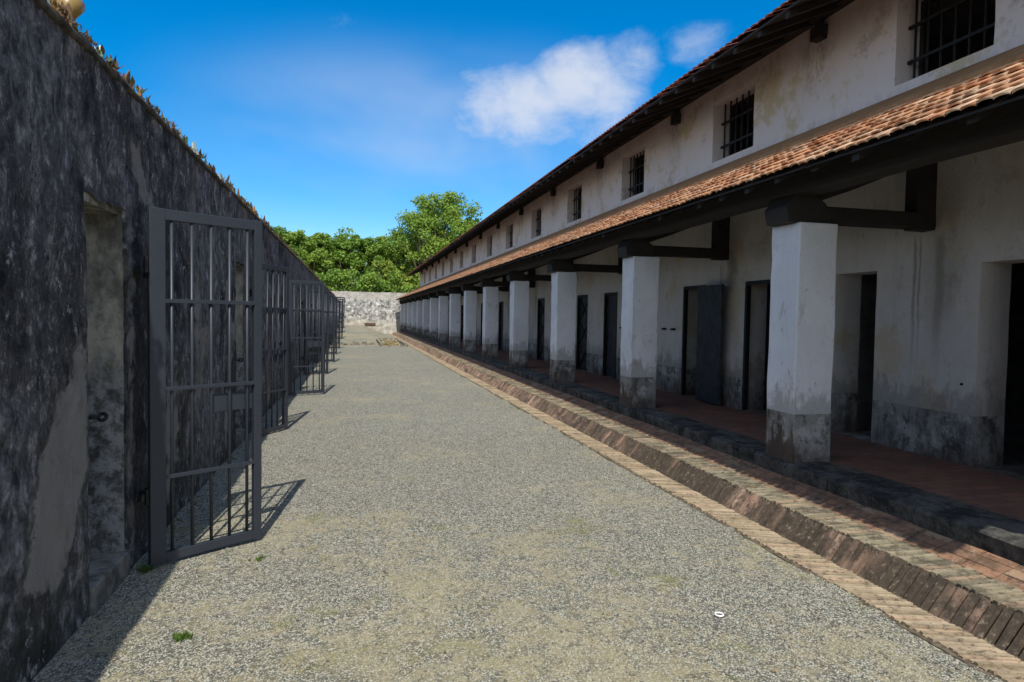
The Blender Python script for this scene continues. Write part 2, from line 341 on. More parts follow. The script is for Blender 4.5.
# thin veil, wide and faint
veil = blob((.12,.955,.26), .50, .17, .48); vn = wnoise(2.2, 4, .5, .2, (1,1,2))
mv = wn('ShaderNodeMapRange', interpolation_type='SMOOTHSTEP'); nt.links.new(vn, mv.inputs[0]); mv.inputs[1].default_value = .35; mv.inputs[2].default_value = .70
cl = wmath('MAXIMUM', cl, wmath('MULTIPLY', veil, mv.outputs[0]))
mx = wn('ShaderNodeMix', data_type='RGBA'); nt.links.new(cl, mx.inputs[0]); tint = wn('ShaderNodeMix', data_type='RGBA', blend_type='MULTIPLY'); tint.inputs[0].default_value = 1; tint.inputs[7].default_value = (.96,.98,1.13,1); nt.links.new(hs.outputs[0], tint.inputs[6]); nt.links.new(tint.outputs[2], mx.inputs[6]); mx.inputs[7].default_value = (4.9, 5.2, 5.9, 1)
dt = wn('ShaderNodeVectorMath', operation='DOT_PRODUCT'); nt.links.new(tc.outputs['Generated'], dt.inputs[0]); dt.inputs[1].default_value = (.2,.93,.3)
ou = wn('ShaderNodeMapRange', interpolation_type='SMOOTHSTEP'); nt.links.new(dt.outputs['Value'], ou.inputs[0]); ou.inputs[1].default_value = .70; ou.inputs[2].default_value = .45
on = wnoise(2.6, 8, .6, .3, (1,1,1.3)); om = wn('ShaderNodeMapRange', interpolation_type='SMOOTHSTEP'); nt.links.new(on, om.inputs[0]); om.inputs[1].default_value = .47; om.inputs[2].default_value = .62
pale = wn('ShaderNodeMix', data_type='RGBA'); nt.links.new(om.outputs[0], pale.inputs[0]); nt.links.new(sky.outputs[0], pale.inputs[6]); pale.inputs[7].default_value = (5.5,5.9,6.9,1)  # unseen clouds added outside the view as neutral fill, untinted sky between them
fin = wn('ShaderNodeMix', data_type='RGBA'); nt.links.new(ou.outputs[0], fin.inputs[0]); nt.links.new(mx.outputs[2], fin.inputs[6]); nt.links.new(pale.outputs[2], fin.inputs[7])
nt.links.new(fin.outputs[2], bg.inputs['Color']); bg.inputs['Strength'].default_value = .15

sl = bpy.data.lights.new('sun', 'SUN'); sl.energy = 4.7; sl.angle = R(.5); sl.color = (1, .95, .86)
so = bpy.data.objects.new('sun', sl); C.objects.link(so); so.rotation_euler = SUN.to_track_quat('-Z', 'Y').to_euler()
Fv = Vector((.23660173, .97089151, -.0372732)); Rv = Vector((.97157746, -.2361227, .01683202)); Uv = Vector((-.00754102, .04019629, .99916335))
cam = bpy.data.cameras.new('camera'); cam.sensor_width = 36; cam.lens = 654.9/1024*36; cam.clip_end = 2000; cam.clip_start = .05
co = bpy.data.objects.new('camera', cam); C.objects.link(co); sc.camera = co
co.matrix_world = Matrix(((Rv.x,Uv.x,-Fv.x,0),(Rv.y,Uv.y,-Fv.y,0),(Rv.z,Uv.z,-Fv.z,1.70),(0,0,0,1)))
sc.view_settings.view_transform = 'Standard'; sc.view_settings.look = 'None'; sc.view_settings.gamma = 1; sc.view_settings.exposure = 0
sc.render.engine = 'CYCLES'; sc.cycles.max_bounces = 6; sc.cycles.diffuse_bounces = 4

# ------------------------------------------------------------------ ground
XL = -1.4045; XW = 5.641; YE = 57.2
def ramp(x, y):
    t = min(max((y-37)/19, 0), 1); t = t*t*(3-2*t); k = 1-min(max((x-.2)/2.9, 0), 1); k = k*k*(3-2*k); k = min(1, k*1.15)
    return .72*t*k if -1.6 < x or y < 58 else .72*t
def gz(x, y):
    u = 0
    if -1.6 < x < 3.1 and 0 < y < 60: u = .010*fbm(x*1.3, y*1.3) + .006*fbm(x*5, y*5, 3)
    return ramp(x, y) + u
xs = [-400,-150,-60,-25,-12,-6,-3.5,-1.9] + list(np.arange(-1.6, 3.35, .11)) + [3.6,4.5,8,12,25,60,150,400]
ys = [-60,-20,-5,0] + list(np.arange(1.6, 14, .12)) + list(np.arange(14, 62, .4)) + [66,80,110,160,250,420,800]
V = [(x, y, gz(x, y) if x < 3.3 else -.03) for y in ys for x in xs]; nx = len(xs)
Fq = [(j*nx+i, j*nx+i+1, (j+1)*nx+i+1, (j+1)*nx+i) for j in range(len(ys)-1) for i in range(nx-1)]
g = npmesh('gravel_ground', np.array(V), np.array(Fq), GRAVEL, smooth=True)
tag(g, 'grey gravel yard with tan and mossy patches between the wall and the long building', 'ground', kind='structure')

# loose pebbles: flattened octahedra
def pebbles(n, x0, x1, y0, y1, smin, smax, mat, name):
    u = rng.random(n); P = np.stack([rng.uniform(x0, x1, n), y0+(y1-y0)*u**1.6, np.zeros(n)], 1)
    s = rng.uniform(smin, smax, n)*rng.choice([1,1,1,1.5], n)
    base = np.array([(1,0,0),(-1,0,0),(0,1,0),(0,-1,0),(0,0,1),(0,0,-1)], float)
    V = base[None]*s[:,None,None]*np.array([1,.8,.55])*rng.uniform(.7,1.3,(n,6,1))
    a = rng.uniform(0, 6.28, n); ca, sa = np.cos(a)[:,None], np.sin(a)[:,None]
    V = np.stack([V[...,0]*ca-V[...,1]*sa, V[...,0]*sa+V[...,1]*ca, V[...,2]], -1)
    z = np.array([gz(p[0], p[1]) for p in P]); V += (P + np.stack([0*z, 0*z, z+s*.25], 1))[:,None,:]
    F = np.array([(0,2,4),(2,1,4),(1,3,4),(3,0,4),(2,0,5),(1,2,5),(3,1,5),(0,3,5)])
    F = (F[None]+6*np.arange(n)[:,None,None]).reshape(-1,3)
    return npmesh(name, V.reshape(-1,3), F, mat)
def m_peb():
    m = N('loose_pebble', .85); r = m.island(); c = m.mix(r, (.10,.10,.085), (.42,.40,.33))
    c = m.mix(m.rng(m.math('FRACT', m.math('MULTIPLY', r, 71.3)), .8, .95, 0, .8), c, (.38,.29,.18)); m.col(c); return m.m
pb = pebbles(26000, -1.38, 3.02, 1.9, 9.5, .0035, .0085, m_peb(), 'loose_pebbles')
tag(pb, 'loose grey and white pebbles scattered over the near gravel', 'pebbles', kind='stuff')

# short dry blades and green weeds on the gravel
def blades(spots, n, h0, h1, wd, spread, mat, name, parent=None, loc=(0,0,0)):
    V=[]; F=[]
    for (x, y, rad) in spots:
        for i in range(n):
            a = random.uniform(0, 6.28); r = rad*random.random()**.6
            px = x+r*math.cos(a); py = y+r*math.sin(a)*.8; z = gz(px+loc[0], py+loc[1])-.003
            b = random.uniform(0, 6.28); h = random.uniform(h0, h1); l = random.uniform(.3, 1.6)*h*spread
            dx, dy = math.cos(b), math.sin(b); k = len(V)
            V += [(px-dy*wd, py+dx*wd, z), (px+dy*wd, py-dx*wd, z), (px+dx*l*.5+dy*wd*.8, py+dy*l*.5-dx*wd*.8, z+h*.7),
                  (px+dx*l*.5-dy*wd*.8, py+dy*l*.5+dx*wd*.8, z+h*.7), (px+dx*l, py+dy*l, z+h*.8)]
            F += [(k,k+1,k+2,k+3), (k+3,k+2,k+4,k+4)]
    me = bpy.data.meshes.new(name); me.from_pydata(V, [], [tuple(dict.fromkeys(f)) for f in F]); me.materials.append(mat)
    o = bpy.data.objects.new(name, me); C.objects.link(o); o.location = loc
    if parent: o.parent = parent
    return o
spots = [(random.uniform(-.9,2.9), random.uniform(2.6,6.5), random.uniform(.08,.28)) for _ in range(46)]
tag(blades(spots, 42, .004, .014, .0016, 2.2, STRAW, 'dry_grass'), 'dry straw coloured grass matted flat in the gravel', 'dry grass', kind='stuff')
spots = [(random.uniform(-.9,2.9), random.uniform(2.8,6.0), random.uniform(.05,.2)) for _ in range(22)] + [(random.uniform(1.2,2.9), random.uniform(33,40), .5) for _ in range(20)]
tag(blades(spots, 16, .004, .014, .002, 1.5, WEED, 'sparse_weeds'), 'sparse green weeds sprouting thinly through the gravel', 'weeds', kind='stuff')
for (x, y, rad, n, h, lb) in [(-.86,3.66,.085,46,.034,'bright green weed patch on gravel in front of the wall shadow'),
                              (-.62,4.72,.12,18,.026,'thin pale green weed patch on sunny gravel below the nearest gate'),
                              (-1.30,4.66,.09,34,.05,'dark green weeds in shade at the foot of the nearest gate post')]:
    cl_ = [(random.gauss(0, rad*.25), random.gauss(0, rad*.2), random.uniform(.008,.028)) for _ in range(9)]
    tag(blades(cl_, n//2, h*.4, h, .0028, .9, WEED, 'weed_patch', loc=(x,y,0)), lb, 'weed')
foot = [(-1.37+abs(random.gauss(0,.03)), random.uniform(2.6,16), random.uniform(.01,.05)) for _ in range(26)] + [(3.0-abs(random.gauss(0,.03)), random.uniform(2.5,30), random.uniform(.02,.08)) for _ in range(26)]
tag(blades(foot, 9, .012, .04, .003, .8, WEED, 'edge_weeds'), 'small weeds along the wall foot and the brick strip', 'weeds', kind='stuff')
V=[]; F=[]
for i in range(150):
    x = random.choice([random.uniform(-1.35,3.0), 3.0-abs(random.gauss(0,.25)), -1.3+abs(random.gauss(0,.2))]); y = random.uniform(2.3,14); a = random.uniform(0,6.28); l = random.uniform(.008,.022); wd_ = l*random.choice([.5,.5,.12])
    z = gz(x,y)+.006; k = len(V); c_, s_ = math.cos(a), math.sin(a)
    for (u, v, h) in ((-l,0,.002),(0,wd_,.006),(l,0,.004),(0,-wd_,.001)): V.append((x+u*c_-v*s_, y+u*s_+v*c_, z+h))
    F.append((k,k+1,k+2,k+3))
lf_ = npmesh('leaf_litter', np.array(V), np.array(F), m_plain('dead_leaf', (.10,.06,.03), (.30,.19,.09), 30)); tag(lf_, 'small dead leaves and twigs scattered on the gravel', 'leaf litter', kind='stuff')
# white ring lying on the gravel
rg = MB(); pts = [(.023*math.cos(t*math.pi/10), .023*math.sin(t*math.pi/10), 0) for t in range(21)]
rg.tube(pts, .005, 8, cap=False)
def m_white():
    m = N('white_plastic', .4); m.col((.82,.82,.80)); return m.m
tag(rg.build('plastic_ring', m_white(), loc=(2.066,3.322,gz(2.07,3.32)+.008), smooth=True), 'small white plastic ring lying on the gravel', 'ring')

# ------------------------------------------------------------------ old left wall with cell doorways
def sdpoly(p, poly):
    """signed distance, positive inside"""
    d = 1e9; ins = False; n = len(poly)
    for i in range(n):
        ax, ay = poly[i]; bx, by = poly[(i+1) % n]; ex, ey = bx-ax, by-ay; wx, wy = p[0]-ax, p[1]-ay
        t = max(0, min(1, (wx*ex+wy*ey)/(ex*ex+ey*ey+1e-9))); d = min(d, math.hypot(wx-ex*t, wy-ey*t))
        if (ay > p[1]) != (by > p[1]) and p[0] < (bx-ax)*(p[1]-ay)/(by-ay)+ax: ins = not ins
    return d if ins else -d
def wall_grid(x0, x1, Y, Z, holes, amp, face_sign, topf=None, patchf=None, edge=.0):
    """wall between planes x0 (seen face) and x1, with rectangular holes (y0,y1,z0,z1); roughened seen face"""
    V=[]; F=[]; A=[]; J=[]; idx={}
    Y=sorted(set(round(y,4) for y in Y)); Z=sorted(set(round(z,4) for z in Z))
    def vid(i, j, s):
        k=(i,j,s)
        if k in idx: return idx[k]
        y, z = Y[i], Z[j]; x = x0 if s == 0 else x1
        if s == 0:
            x += amp*(fbm(y*.9, z*.9, 5)+.6*fbm(y*4, z*4, 1)+.35*fbm(y*11, z*11, 2))*face_sign
        zz = z; yy = y
        if edge:
            for (a,b,c,d) in holes:
                if (abs(y-a)<1e-3 or abs(y-b)<1e-3) and c-.01<=z<=d+.01: yy += edge*fbm(z*6, y*3, 7)
                if abs(z-d)<1e-3 and a-.01<=y<=b+.01: zz += edge*1.3*fbm(y*6, z*3, 9)
        if topf and j == len(Z)-1: zz = z+topf(y)
        idx[k]=len(V); V.append((x, yy, zz)); A.append(patchf(y, z) if patchf else 0.); return idx[k]
    def full(i, j):
        if i < 0 or j < 0 or i >= len(Y)-1 or j >= len(Z)-1: return False
        cy, cz = (Y[i]+Y[i+1])/2, (Z[j]+Z[j+1])/2
        return not any(a < cy < b and c < cz < d for (a,b,c,d) in holes)
    for i in range(len(Y)-1):
        for j in range(len(Z)-1):
            if not full(i,j): continue
            F.append((vid(i,j,0), vid(i,j+1,0), vid(i+1,j+1,0), vid(i+1,j,0)))
            F.append((vid(i,j,1), vid(i+1,j,1), vid(i+1,j+1,1), vid(i,j+1,1)))
            if not full(i-1,j): F.append((vid(i,j,0), vid(i,j,1), vid(i,j+1,1), vid(i,j+1,0)))
            if not full(i+1,j): F.append((vid(i+1,j,0), vid(i+1,j+1,0), vid(i+1,j+1,1), vid(i+1,j,1)))
            if not full(i,j-1): F.append((vid(i,j,0), vid(i+1,j,0), vid(i+1,j,1), vid(i,j,1)))
            if not full(i,j+1): F.append((vid(i,j+1,0), vid(i,j+1,1), vid(i+1,j+1,1), vid(i+1,j+1,0)))
    m = MB(); m.v=V; m.f=F; m.a=A; return m
def splits(a, b, st, extra=()):
    n = max(1, int(round((b-a)/st))); return [a+(b-a)*i/n for i in range(n+1)] + list(extra)
NG = 11; DY = [4.03+4.65*k for k in range(NG)]
holes = [(y, y+.60, 0.13, 2.33) for y in DY]
ext = [v for h in holes for v in h[:2]] + [h[0]+.2 for h in holes] + [h[0]+.4 for h in holes]
Ys = splits(-3, 2.4, .5) + splits(2.4, 7.2, .06) + splits(7.2, 14, .12) + splits(14, YE+1, .4) + ext
Ys = [y for y in Ys if not any(abs(y-e) < .02 and y != e for e in ext)]
Zs = [z for z in splits(-.2, 3.12, .075) if abs(z-.13) > .03 and abs(z-2.33) > .03] + [.13, 2.33]
P1 = [(3.22,.42),(3.30,.80),(3.55,1.17),(3.80,1.46),(4.02,1.62),(4.05,1.5),(4.05,.80),(3.92,.62),(3.66,.28),(3.45,.33)]
P2 = [(4.66,2.86),(4.90,2.84),(5.02,2.66),(5.30,2.47),(5.12,2.40),(4.90,2.42),(4.76,2.6)]
others = []
for _ in range(120):
    cy = random.uniform(5.4, 50); cz = random.uniform(.2, 3.0); ry = random.uniform(.08,.35); rz = random.uniform(.12,.6)
    others.append((cy, cz, ry, rz))
def patchf(y, z):
    v = -.5
    if y < 6: v = max(v, sdpoly((y,z), P1)*1.0, sdpoly((y,z), P2)*1.0)
    for k in DY:                     # plaster band beside each opening
        if abs(y-k) < 1.5:
            if k+.55 < y and 0 < z: v = max(v, .07-abs(y-(k+.69))*1.0 if z < 2.5 else -.3)
            if k-.18 < y < k+.02 and z > 1.8: v = max(v, -.04)
    for (cy, cz, ry, rz) in others:
        if abs(y-cy) < ry*2: v = max(v, .12*(1-math.hypot((y-cy)/ry, (z-cz)/rz)))
    return v
wl = empty('prison_wall', (XL, 0, 0))
tag(wl, 'tall blackened plaster wall with peeling patches, row of narrow cell doorways and glass shards on top', 'wall')
wm = wall_grid(0, -.42, Ys, Zs, holes, .020, 1, lambda y: .018*fbm(y*3, 0, 4)+.012*fbm(y*9, 0, 2), patchf, .022)
wm.build('wall_face', OLD, wl, attr={'patch': wm.a})
# rounded coping course
cp = MB()
ys_ = splits(-3, YE+1, .16)
for a, b in zip(ys_[:-1], ys_[1:]):
    pass
prof = [(.012,3.09),(.018,3.11),(.0,3.145),(-.10,3.17),(-.32,3.17),(-.42,3.165),(-.45,3.12),(-.43,3.10)]
n = len(prof)
for i, y in enumerate(ys_):
    for (x, z) in prof: cp.v.append((x+.010*fbm(y*5,x*9,1), y, z+.014*fbm(y*4,x*9,3)))
for i in range(len(ys_)-1):
    for k in range(n):
        a = i*n+k; b = i*n+(k+1) % n; cp.f.append((a, b, b+n, a+n))
COP = m_plain('mossy_coping', (.020,.020,.018), (.12,.10,.075), 9, .95, .8, .03)
cp.build('coping', COP, wl, smooth=True)
for k, y in enumerate(DY):
    st = MB(); st.box(-.45, .018, y-.005, y+.63, -.1, .155, .006); st.build('doorstep', STEPM, wl, bevel=.012)
    # rendered far jamb and lintel soffit, 4 mm proud of the masonry
    jm = MB(); jm.box(-.41, -.012, y+.585, y+.62, .15, 2.31, .003); jm.build('door_jamb', JAMB, wl)
    lt = MB(); lt.box(-.41, -.03, y+.005, y+.59, 2.295, 2.36, .006); lt.build('lintel', JAMB, wl)
    rb = MB(); rb.tube([(-.03,y+.03,1.10),(.005,y+.045,1.10),(.03,y+.05,1.10)], .012, 8)
    rb.tube([(.047+.020*math.cos(t*math.pi/7), y+.055+.010*math.sin(t*math.pi/7), 1.10+.018*math.sin(t*math.pi/7)) for t in range(15)], .0105, 8)
    rb.build('ring_bolt', BLACK, wl, smooth=True)
    for z in (1.965, .455):
        hb = MB(); hb.box(-.03, .055, y+.845, y+.885, z-.018, z+.018); hb.box(.035, .06, y+.70, y+.885, z-.02, z+.02)
        hb.tube([(.062,y+.80,z-.05),(.062,y+.80,z+.05)], .014, 8); hb.build('hinge_bracket', BLACK, wl)
# broken glass set in the coping, with little dry plants
def m_glass(name, c):
    m = N(name, .35); m.col(c); m.b.inputs['Transmission Weight'].default_value = .25; m.b.inputs['Specular IOR Level'].default_value = .6; return m.m
AMB = m_glass('amber_glass', (.45,.20,.04)); GRN = m_glass('green_glass', (.10,.22,.12)); CLR = m_glass('clear_glass', (.30,.36,.34)); RUST = m_plain('rusty_brown_shard', (.08,.045,.03), (.20,.12,.07), 12)
def shard(mb, x, y, z, h, wd, lean=.3):
    a = random.uniform(0, 3.14); ca, sa = math.cos(a)*wd, math.sin(a)*wd; lx, ly = random.uniform(-lean,lean)*h, random.uniform(-lean,lean)*h
    t = .004; tx, ty = -sa/wd*t, ca/wd*t; k = len(mb.v); z0 = z-.02; k1 = random.uniform(.3,.8); k2 = random.uniform(.5,1)
    out = [(-1,z0,0),(1,z0,0),(.9*k2,z+h*k1,.7),(.15,z+h,1),(-.8*k1,z+h*.55*k2,.6)]
    for s in (-1, 1):
        for (u, zz, l) in out: mb.v.append((x+ca*u+lx*l+tx*s, y+sa*u+ly*l+ty*s, zz))
    mb.f += [tuple(k+i for i in range(5))[::-1], tuple(k+5+i for i in range(5))] + [(k+i, k+(i+1)%5, k+5+(i+1)%5, k+5+i) for i in range(5)]
for i in range(96):
    y = 3.3+ (i/96)**1.25*9.5 + random.uniform(-.03,.03); mb = MB(); x = random.uniform(-.08,.005)
    h = random.choice([.05,.065,.08,.11]); shard(mb, x, y, 3.155, h, random.uniform(.015,.04))
    mb.build('glass_shard', random.choice([AMB,RUST,GRN,CLR,RUST,RUST]), wl)
mb = MB()
for i in range(420):
    y = random.uniform(12.8, YE); shard(mb, random.uniform(-.3,.0), y, 3.16, random.uniform(.03,.09), random.uniform(.02,.05))
tag(mb.build('glass_shards', RUST, wl), kind='stuff')
# the big bottle end stuck in the coping
mb = MB(); mb.tube([(-.10,3.98,3.15),(-.10,4.02,3.24),(-.10,4.06,3.28)], [.035,.030,.028], 8)
mb.tube([(-.115,4.055,3.27),(-.105,4.09,3.335),(-.10,4.12,3.37),(-.10,4.135,3.395)], [.03,.062,.066,.045], 10)
mb.build('bottle_end', m_glass('ochre_glass', (.36,.23,.06)), wl, smooth=True)
# plants in the coping
DRYL = m_leaf('withered_leaf', (.055,.04,.022), (.13,.095,.045)); GREYL = m_leaf('grey_green_leaf', (.05,.07,.035), (.14,.17,.09))
def sprigs(n, y0, y1, mat, name, hm, pw=1.3):
    V=[]; F=[]
    for i in range(n):
        cy = y0+(y1-y0)*(i/n)**pw+random.uniform(-.05,.05); cx = random.uniform(-.10,.02); hh = hm*random.choice([.4,.6,.8,1.2])
        for q in range(random.randint(6,14)):
            a = random.uniform(0,6.28); e = random.uniform(.3,1.4); l = random.uniform(.4,1)*hh; wd = l*random.uniform(.10,.22)
            d = Vector((math.cos(a)*math.cos(e), math.sin(a)*math.cos(e), math.sin(e))); s = d.cross(Vector((0,0,1))).normalized()*wd
            o = Vector((cx+random.uniform(-.02,.02), cy+random.uniform(-.04,.04), 3.145)); k = len(V)
            V += [tuple(o), tuple(o+d*l*.5+s), tuple(o+d*l), tuple(o+d*l*.5-s)]; F.append((k,k+1,k+2,k+3))
    o = npmesh(name, np.array(V), np.array(F), mat, wl); tag(o, kind='stuff'); return o
sprigs(620, 3.0, 34, DRYL, 'withered_plants', .065, 1.5); sprigs(480, 3.0, 45, GREYL, 'creeping_plants', .065, 1.5)
# wall behind the cells so that the doorways lead into closed yards
cw = MB(); cw.box(-5.2, -4.9, -3, YE+1, -.2, 3.1)
rear = empty('rear_cell_wall', (0,0,0)); tag(rear, 'plain dark wall closing the cell yards behind the doorways', 'wall'); cw.build('wall_face', JAMB, rear)
for k in range(NG+1):
    d = MB(); d.box(-4.9, XL-.42, 2.55+4.65*k-.15, 2.55+4.65*k+.15, -.2, 2.9); d.build('partition', JAMB, rear)

# ------------------------------------------------------------------ gates
def make_gate():
    W = .765; root = empty('barred_gate')
    f = MB(); f.box(-.012, .088, -.022, .022, 0, 2.335); f.box(W-.058, W+.002, -.02, .02, 0, 2.335)
    f.box(.088, W-.058, -.019, .019, 2.262, 2.333); f.box(.088, W-.058, -.019, .019, .002, .066)
    f.build('frame', GATE, root, bevel=.004)
    for i in range(5):
        x = .088+(W-.146)*(i+.5)/5 + (i-2)*.008; b = MB(); b.tube([(x,0,.06),(x,0,2.27)], .0115, 8); b.build('bar', GATE, root, smooth=True)
    for z in (1.735, 1.155, .57):
        b = MB(); b.box(.085, W-.055, -.024, -.008, z-.013, z+.013); b.build('crossbar', GATE, root, bevel=.002)
    p = MB(); p.box(W-.36, W-.056, .014, .04, .965, 1.09); pl = p.build('lock_plate', GATE, root, bevel=.003)
    l = MB(); l.box(W-.14, W-.075, -.012+.035, .075, 1.0, 1.06); l.build('lock_box', BLACK, pl)
    for z in (1.965, .455):
        h = MB(); h.tube([(-.022,0,z-.05),(-.022,0,z+.05)], .018, 8); h.box(-.03,.02,-.012,.012,z-.03,z+.03); h.build('hinge', BLACK, root)
    return root
proto = make_gate()
ang = [36.9, 63, 24, 38, 30, 34, 29, 40, 31, 36, 33]
ordn = ['nearest','second','third','fourth','fifth','sixth','seventh','eighth','ninth','tenth','farthest']
for k in range(NG):
    o = proto if k == 0 else copy_tree(proto)
    o.location = (-1.272, 4.672+4.65*k, .03+ramp(-1.2, 4.67+4.65*k)); o.rotation_euler = (0, R([0,.5,-.4,.8,-.6,.3,.9,-.7,.4,-.3,.6][k]), R(ang[k]))
    lb = {0:'nearest slate grey barred iron gate, largest in view, open beside the first doorway', 1:'second barred iron gate from the viewer, swung back almost against the dark wall',
          NG-1:'farthest barred iron gate, last along the dark wall before the pale end wall'}.get(k, '%s grey barred iron gate from the viewer along the dark wall' % ordn[k])
    tag(o, lb, 'gate', 'barred gates open along the dark wall')

# ------------------------------------------------------------------ brick kerb, apron, slab, veranda floor
Y0, Y1 = 1.3, YE
kb = MB(); y = Y0
while y < Y1:
    p = .064*random.uniform(.88,1.12); j = random.uniform(-.007,.007); q = random.uniform(-.006,.006)
    kb.prism_y([(3.275+j,-.03),(3.445+j,.172+q),(3.505+j,.150+q),(3.42+j,-.04)], y+.007, y+p-.010, .008); y += p
k_ = kb.build('brick_kerb', KERB, bevel=0); tag(k_, 'slanted dark mossy brick kerb edge running along the gravel', 'kerb', kind='structure')
tb = MB(); y = Y0
while y < Y1:
    p = .044*random.uniform(.93,1.07); q = random.uniform(-.005,.005)
    tb.box(3.450, 3.735+random.uniform(-.006,.006), y+.006, y+p-.006, .08, .182+q*1.4, .004); y += p
tag(tb.build('kerb_top', TOPB), 'worn tan bricks laid on edge along the kerb top', 'kerb', kind='structure')
sb = MB(); y = Y0
while y < Y1:
    p = .037*random.uniform(.9,1.1); xa = 3.03+random.uniform(-.012,.012); sk = .085; k = len(sb.v); h = .016+random.uniform(-.006,.004)
    for z in (-.05, h):
        for (x, yy) in ((xa, y+.007+sk), (3.285, y+.007), (3.285, y+p-.006), (xa, y+p-.006+sk)):
            sb.v.append((x, yy+random.uniform(-.003,.003), z+random.uniform(-.002,.002)))
    sb.f += [(k,k+3,k+2,k+1),(k+4,k+5,k+6,k+7),(k,k+1,k+5,k+4),(k+1,k+2,k+6,k+5),(k+2,k+3,k+7,k+6),(k+3,k,k+4,k+7)]; y += p
tag(sb.build('brick_strip', STRIP), 'flush strip of tan bricks between gravel and kerb', 'paving', kind='structure')
ab = MB(); y = Y0
while y < Y1:
    p = .22*random.uniform(.97,1.03); off = .11*(int(y/.22) % 2)
    for i in range(3):
        x0 = 3.74+i*.078; z0 = .178+i*.026
        ab.prism_y([(x0+.003,.05),(x0+.075,.05),(x0+.075,z0+.024),(x0+.003,z0)], y+.003, y+p-.004, .002)
    y += p
tag(ab.build('brick_apron', APRON), 'orange brick apron sloping between the kerb and the veranda slab', 'paving', kind='structure')
mo = MB(); mo.prism_y([(3.0,-.06),(3.0,.003),(3.315,.004),(3.335,.0),(3.475,.145),(3.735,.170),(3.975,.248),(3.975,-.06)], Y0, Y1)
tag(mo.build('kerb_bed', MORTAR), 'old mortar bed between the kerb bricks', 'paving', kind='structure')
# slab of dark stones with uneven edge
sl_ = MB(); y = Y0
while y < Y1:
    p = random.uniform(.8,1.5); n = 6; e = random.uniform(-.012,.012)
    for i in range(n):
        a = y+p*i/n; b = y+p*(i+1)/n
        if i == n-1: b -= .012
        fx = lambda t: 3.955+e+.014*fbm(t*5, 1, 2); fz = lambda t: .376+.008*fbm(t*3, 4, 1)+e*.4
        k = len(sl_.v); inn = 4.40+.06*fbm(y*2, 3, 3)
        for t in (a, b):
            for (x, z) in ((fx(t)+.02, .05),(fx(t)+.005, .30),(fx(t), .355+.3*(fz(t)-.374)),(fx(t)+.025, fz(t)),(4.26, .380), (inn, .372)): sl_.v.append((x, t, z))
        for c in range(5): sl_.f.append((k+c, k+c+1, k+6+c+1, k+6+c))
        if i == 0: sl_.f.append((k,k+1,k+2,k+3,k+4,k+5))
        if i == n-1: sl_.f.append((k+11,k+10,k+9,k+8,k+7,k+6))
    y += p
tag(sl_.build('veranda_slab_edge', SLAB), 'blackened stone slab edge of the raised veranda', 'paving', kind='structure')
fl = MB(); fl.box(4.28, XW+.02, Y0, Y1, .0, .368); tag(fl.build('veranda_floor', FLOOR), 'dull red brick floor of the shaded veranda', 'floor', kind='structure')

# ------------------------------------------------------------------ the long building
bd = empty('prison_building', (0,0,0)); tag(bd, 'long whitewashed two storey prison block with tiled roofs and a pillared veranda', 'building')
YA, YB = 1.45, 57.0
DOORS = [4.885+1.865*n for n in range(-1, 28)]       # far edges
DW = [.63 if i < 3 else .77 for i in range(len(DOORS))]; dh = [(y-d, y, .37, 2.275) for y, d in zip(DOORS, DW)]
WIN = [4.85+3.69*k for k in range(14)]; wh = [(y, y+1.125, 4.24, 5.175) for y in WIN]
hs_ = dh+wh; ext = [v for h in hs_ for v in h[:2]]
Ys = [y for y in splits(YA, YB, .25) if not any(abs(y-e) < .05 for e in ext)] + ext
Zs = splits(.1, .37, .27) + splits(.37, 2.275, .24) + splits(2.275, 4.24, .24) + splits(4.24, 5.175, .24) + splits(5.175, 5.62, .2)
wm = wall_grid(XW, XW+.36, Ys, Zs, hs_, .006, 1, None, None, .006)
wm.build('front_wall', WALLM, bd)
sh = MB(); XR_, RZ = 8.6, 7.3
sh.box(11.3, 11.6, YA, YB, .0, 5.5); sh.box(XW+.37, 11.29, YA+.35, YB-.35, 3.55, 3.75)
sh.box(XW+.37, 11.29, YA+.35, YB-.35, 5.40, 5.5)
sh.build('rear_wall', WALLM, bd)
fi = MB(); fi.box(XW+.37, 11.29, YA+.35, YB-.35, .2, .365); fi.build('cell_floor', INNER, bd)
for (a, b) in ((YA, YA+.34), (YB-.34, YB)):
    gm = MB(); gm.prism_y([(XW+.37,.0),(11.29,.0),(11.29,5.45),(XR_,RZ-.12),(XW+.37,5.50)], a, b); gm.build('gable_wall', WALLM, bd)
for k in range(14):                                   # partitions of the cells
    pm = MB(); y = 6.98+3.73*k; pm.box(XW+.37, 11.29, y-.1, y+.1, .365, 3.54); pm.build('cell_partition', INNER, bd)

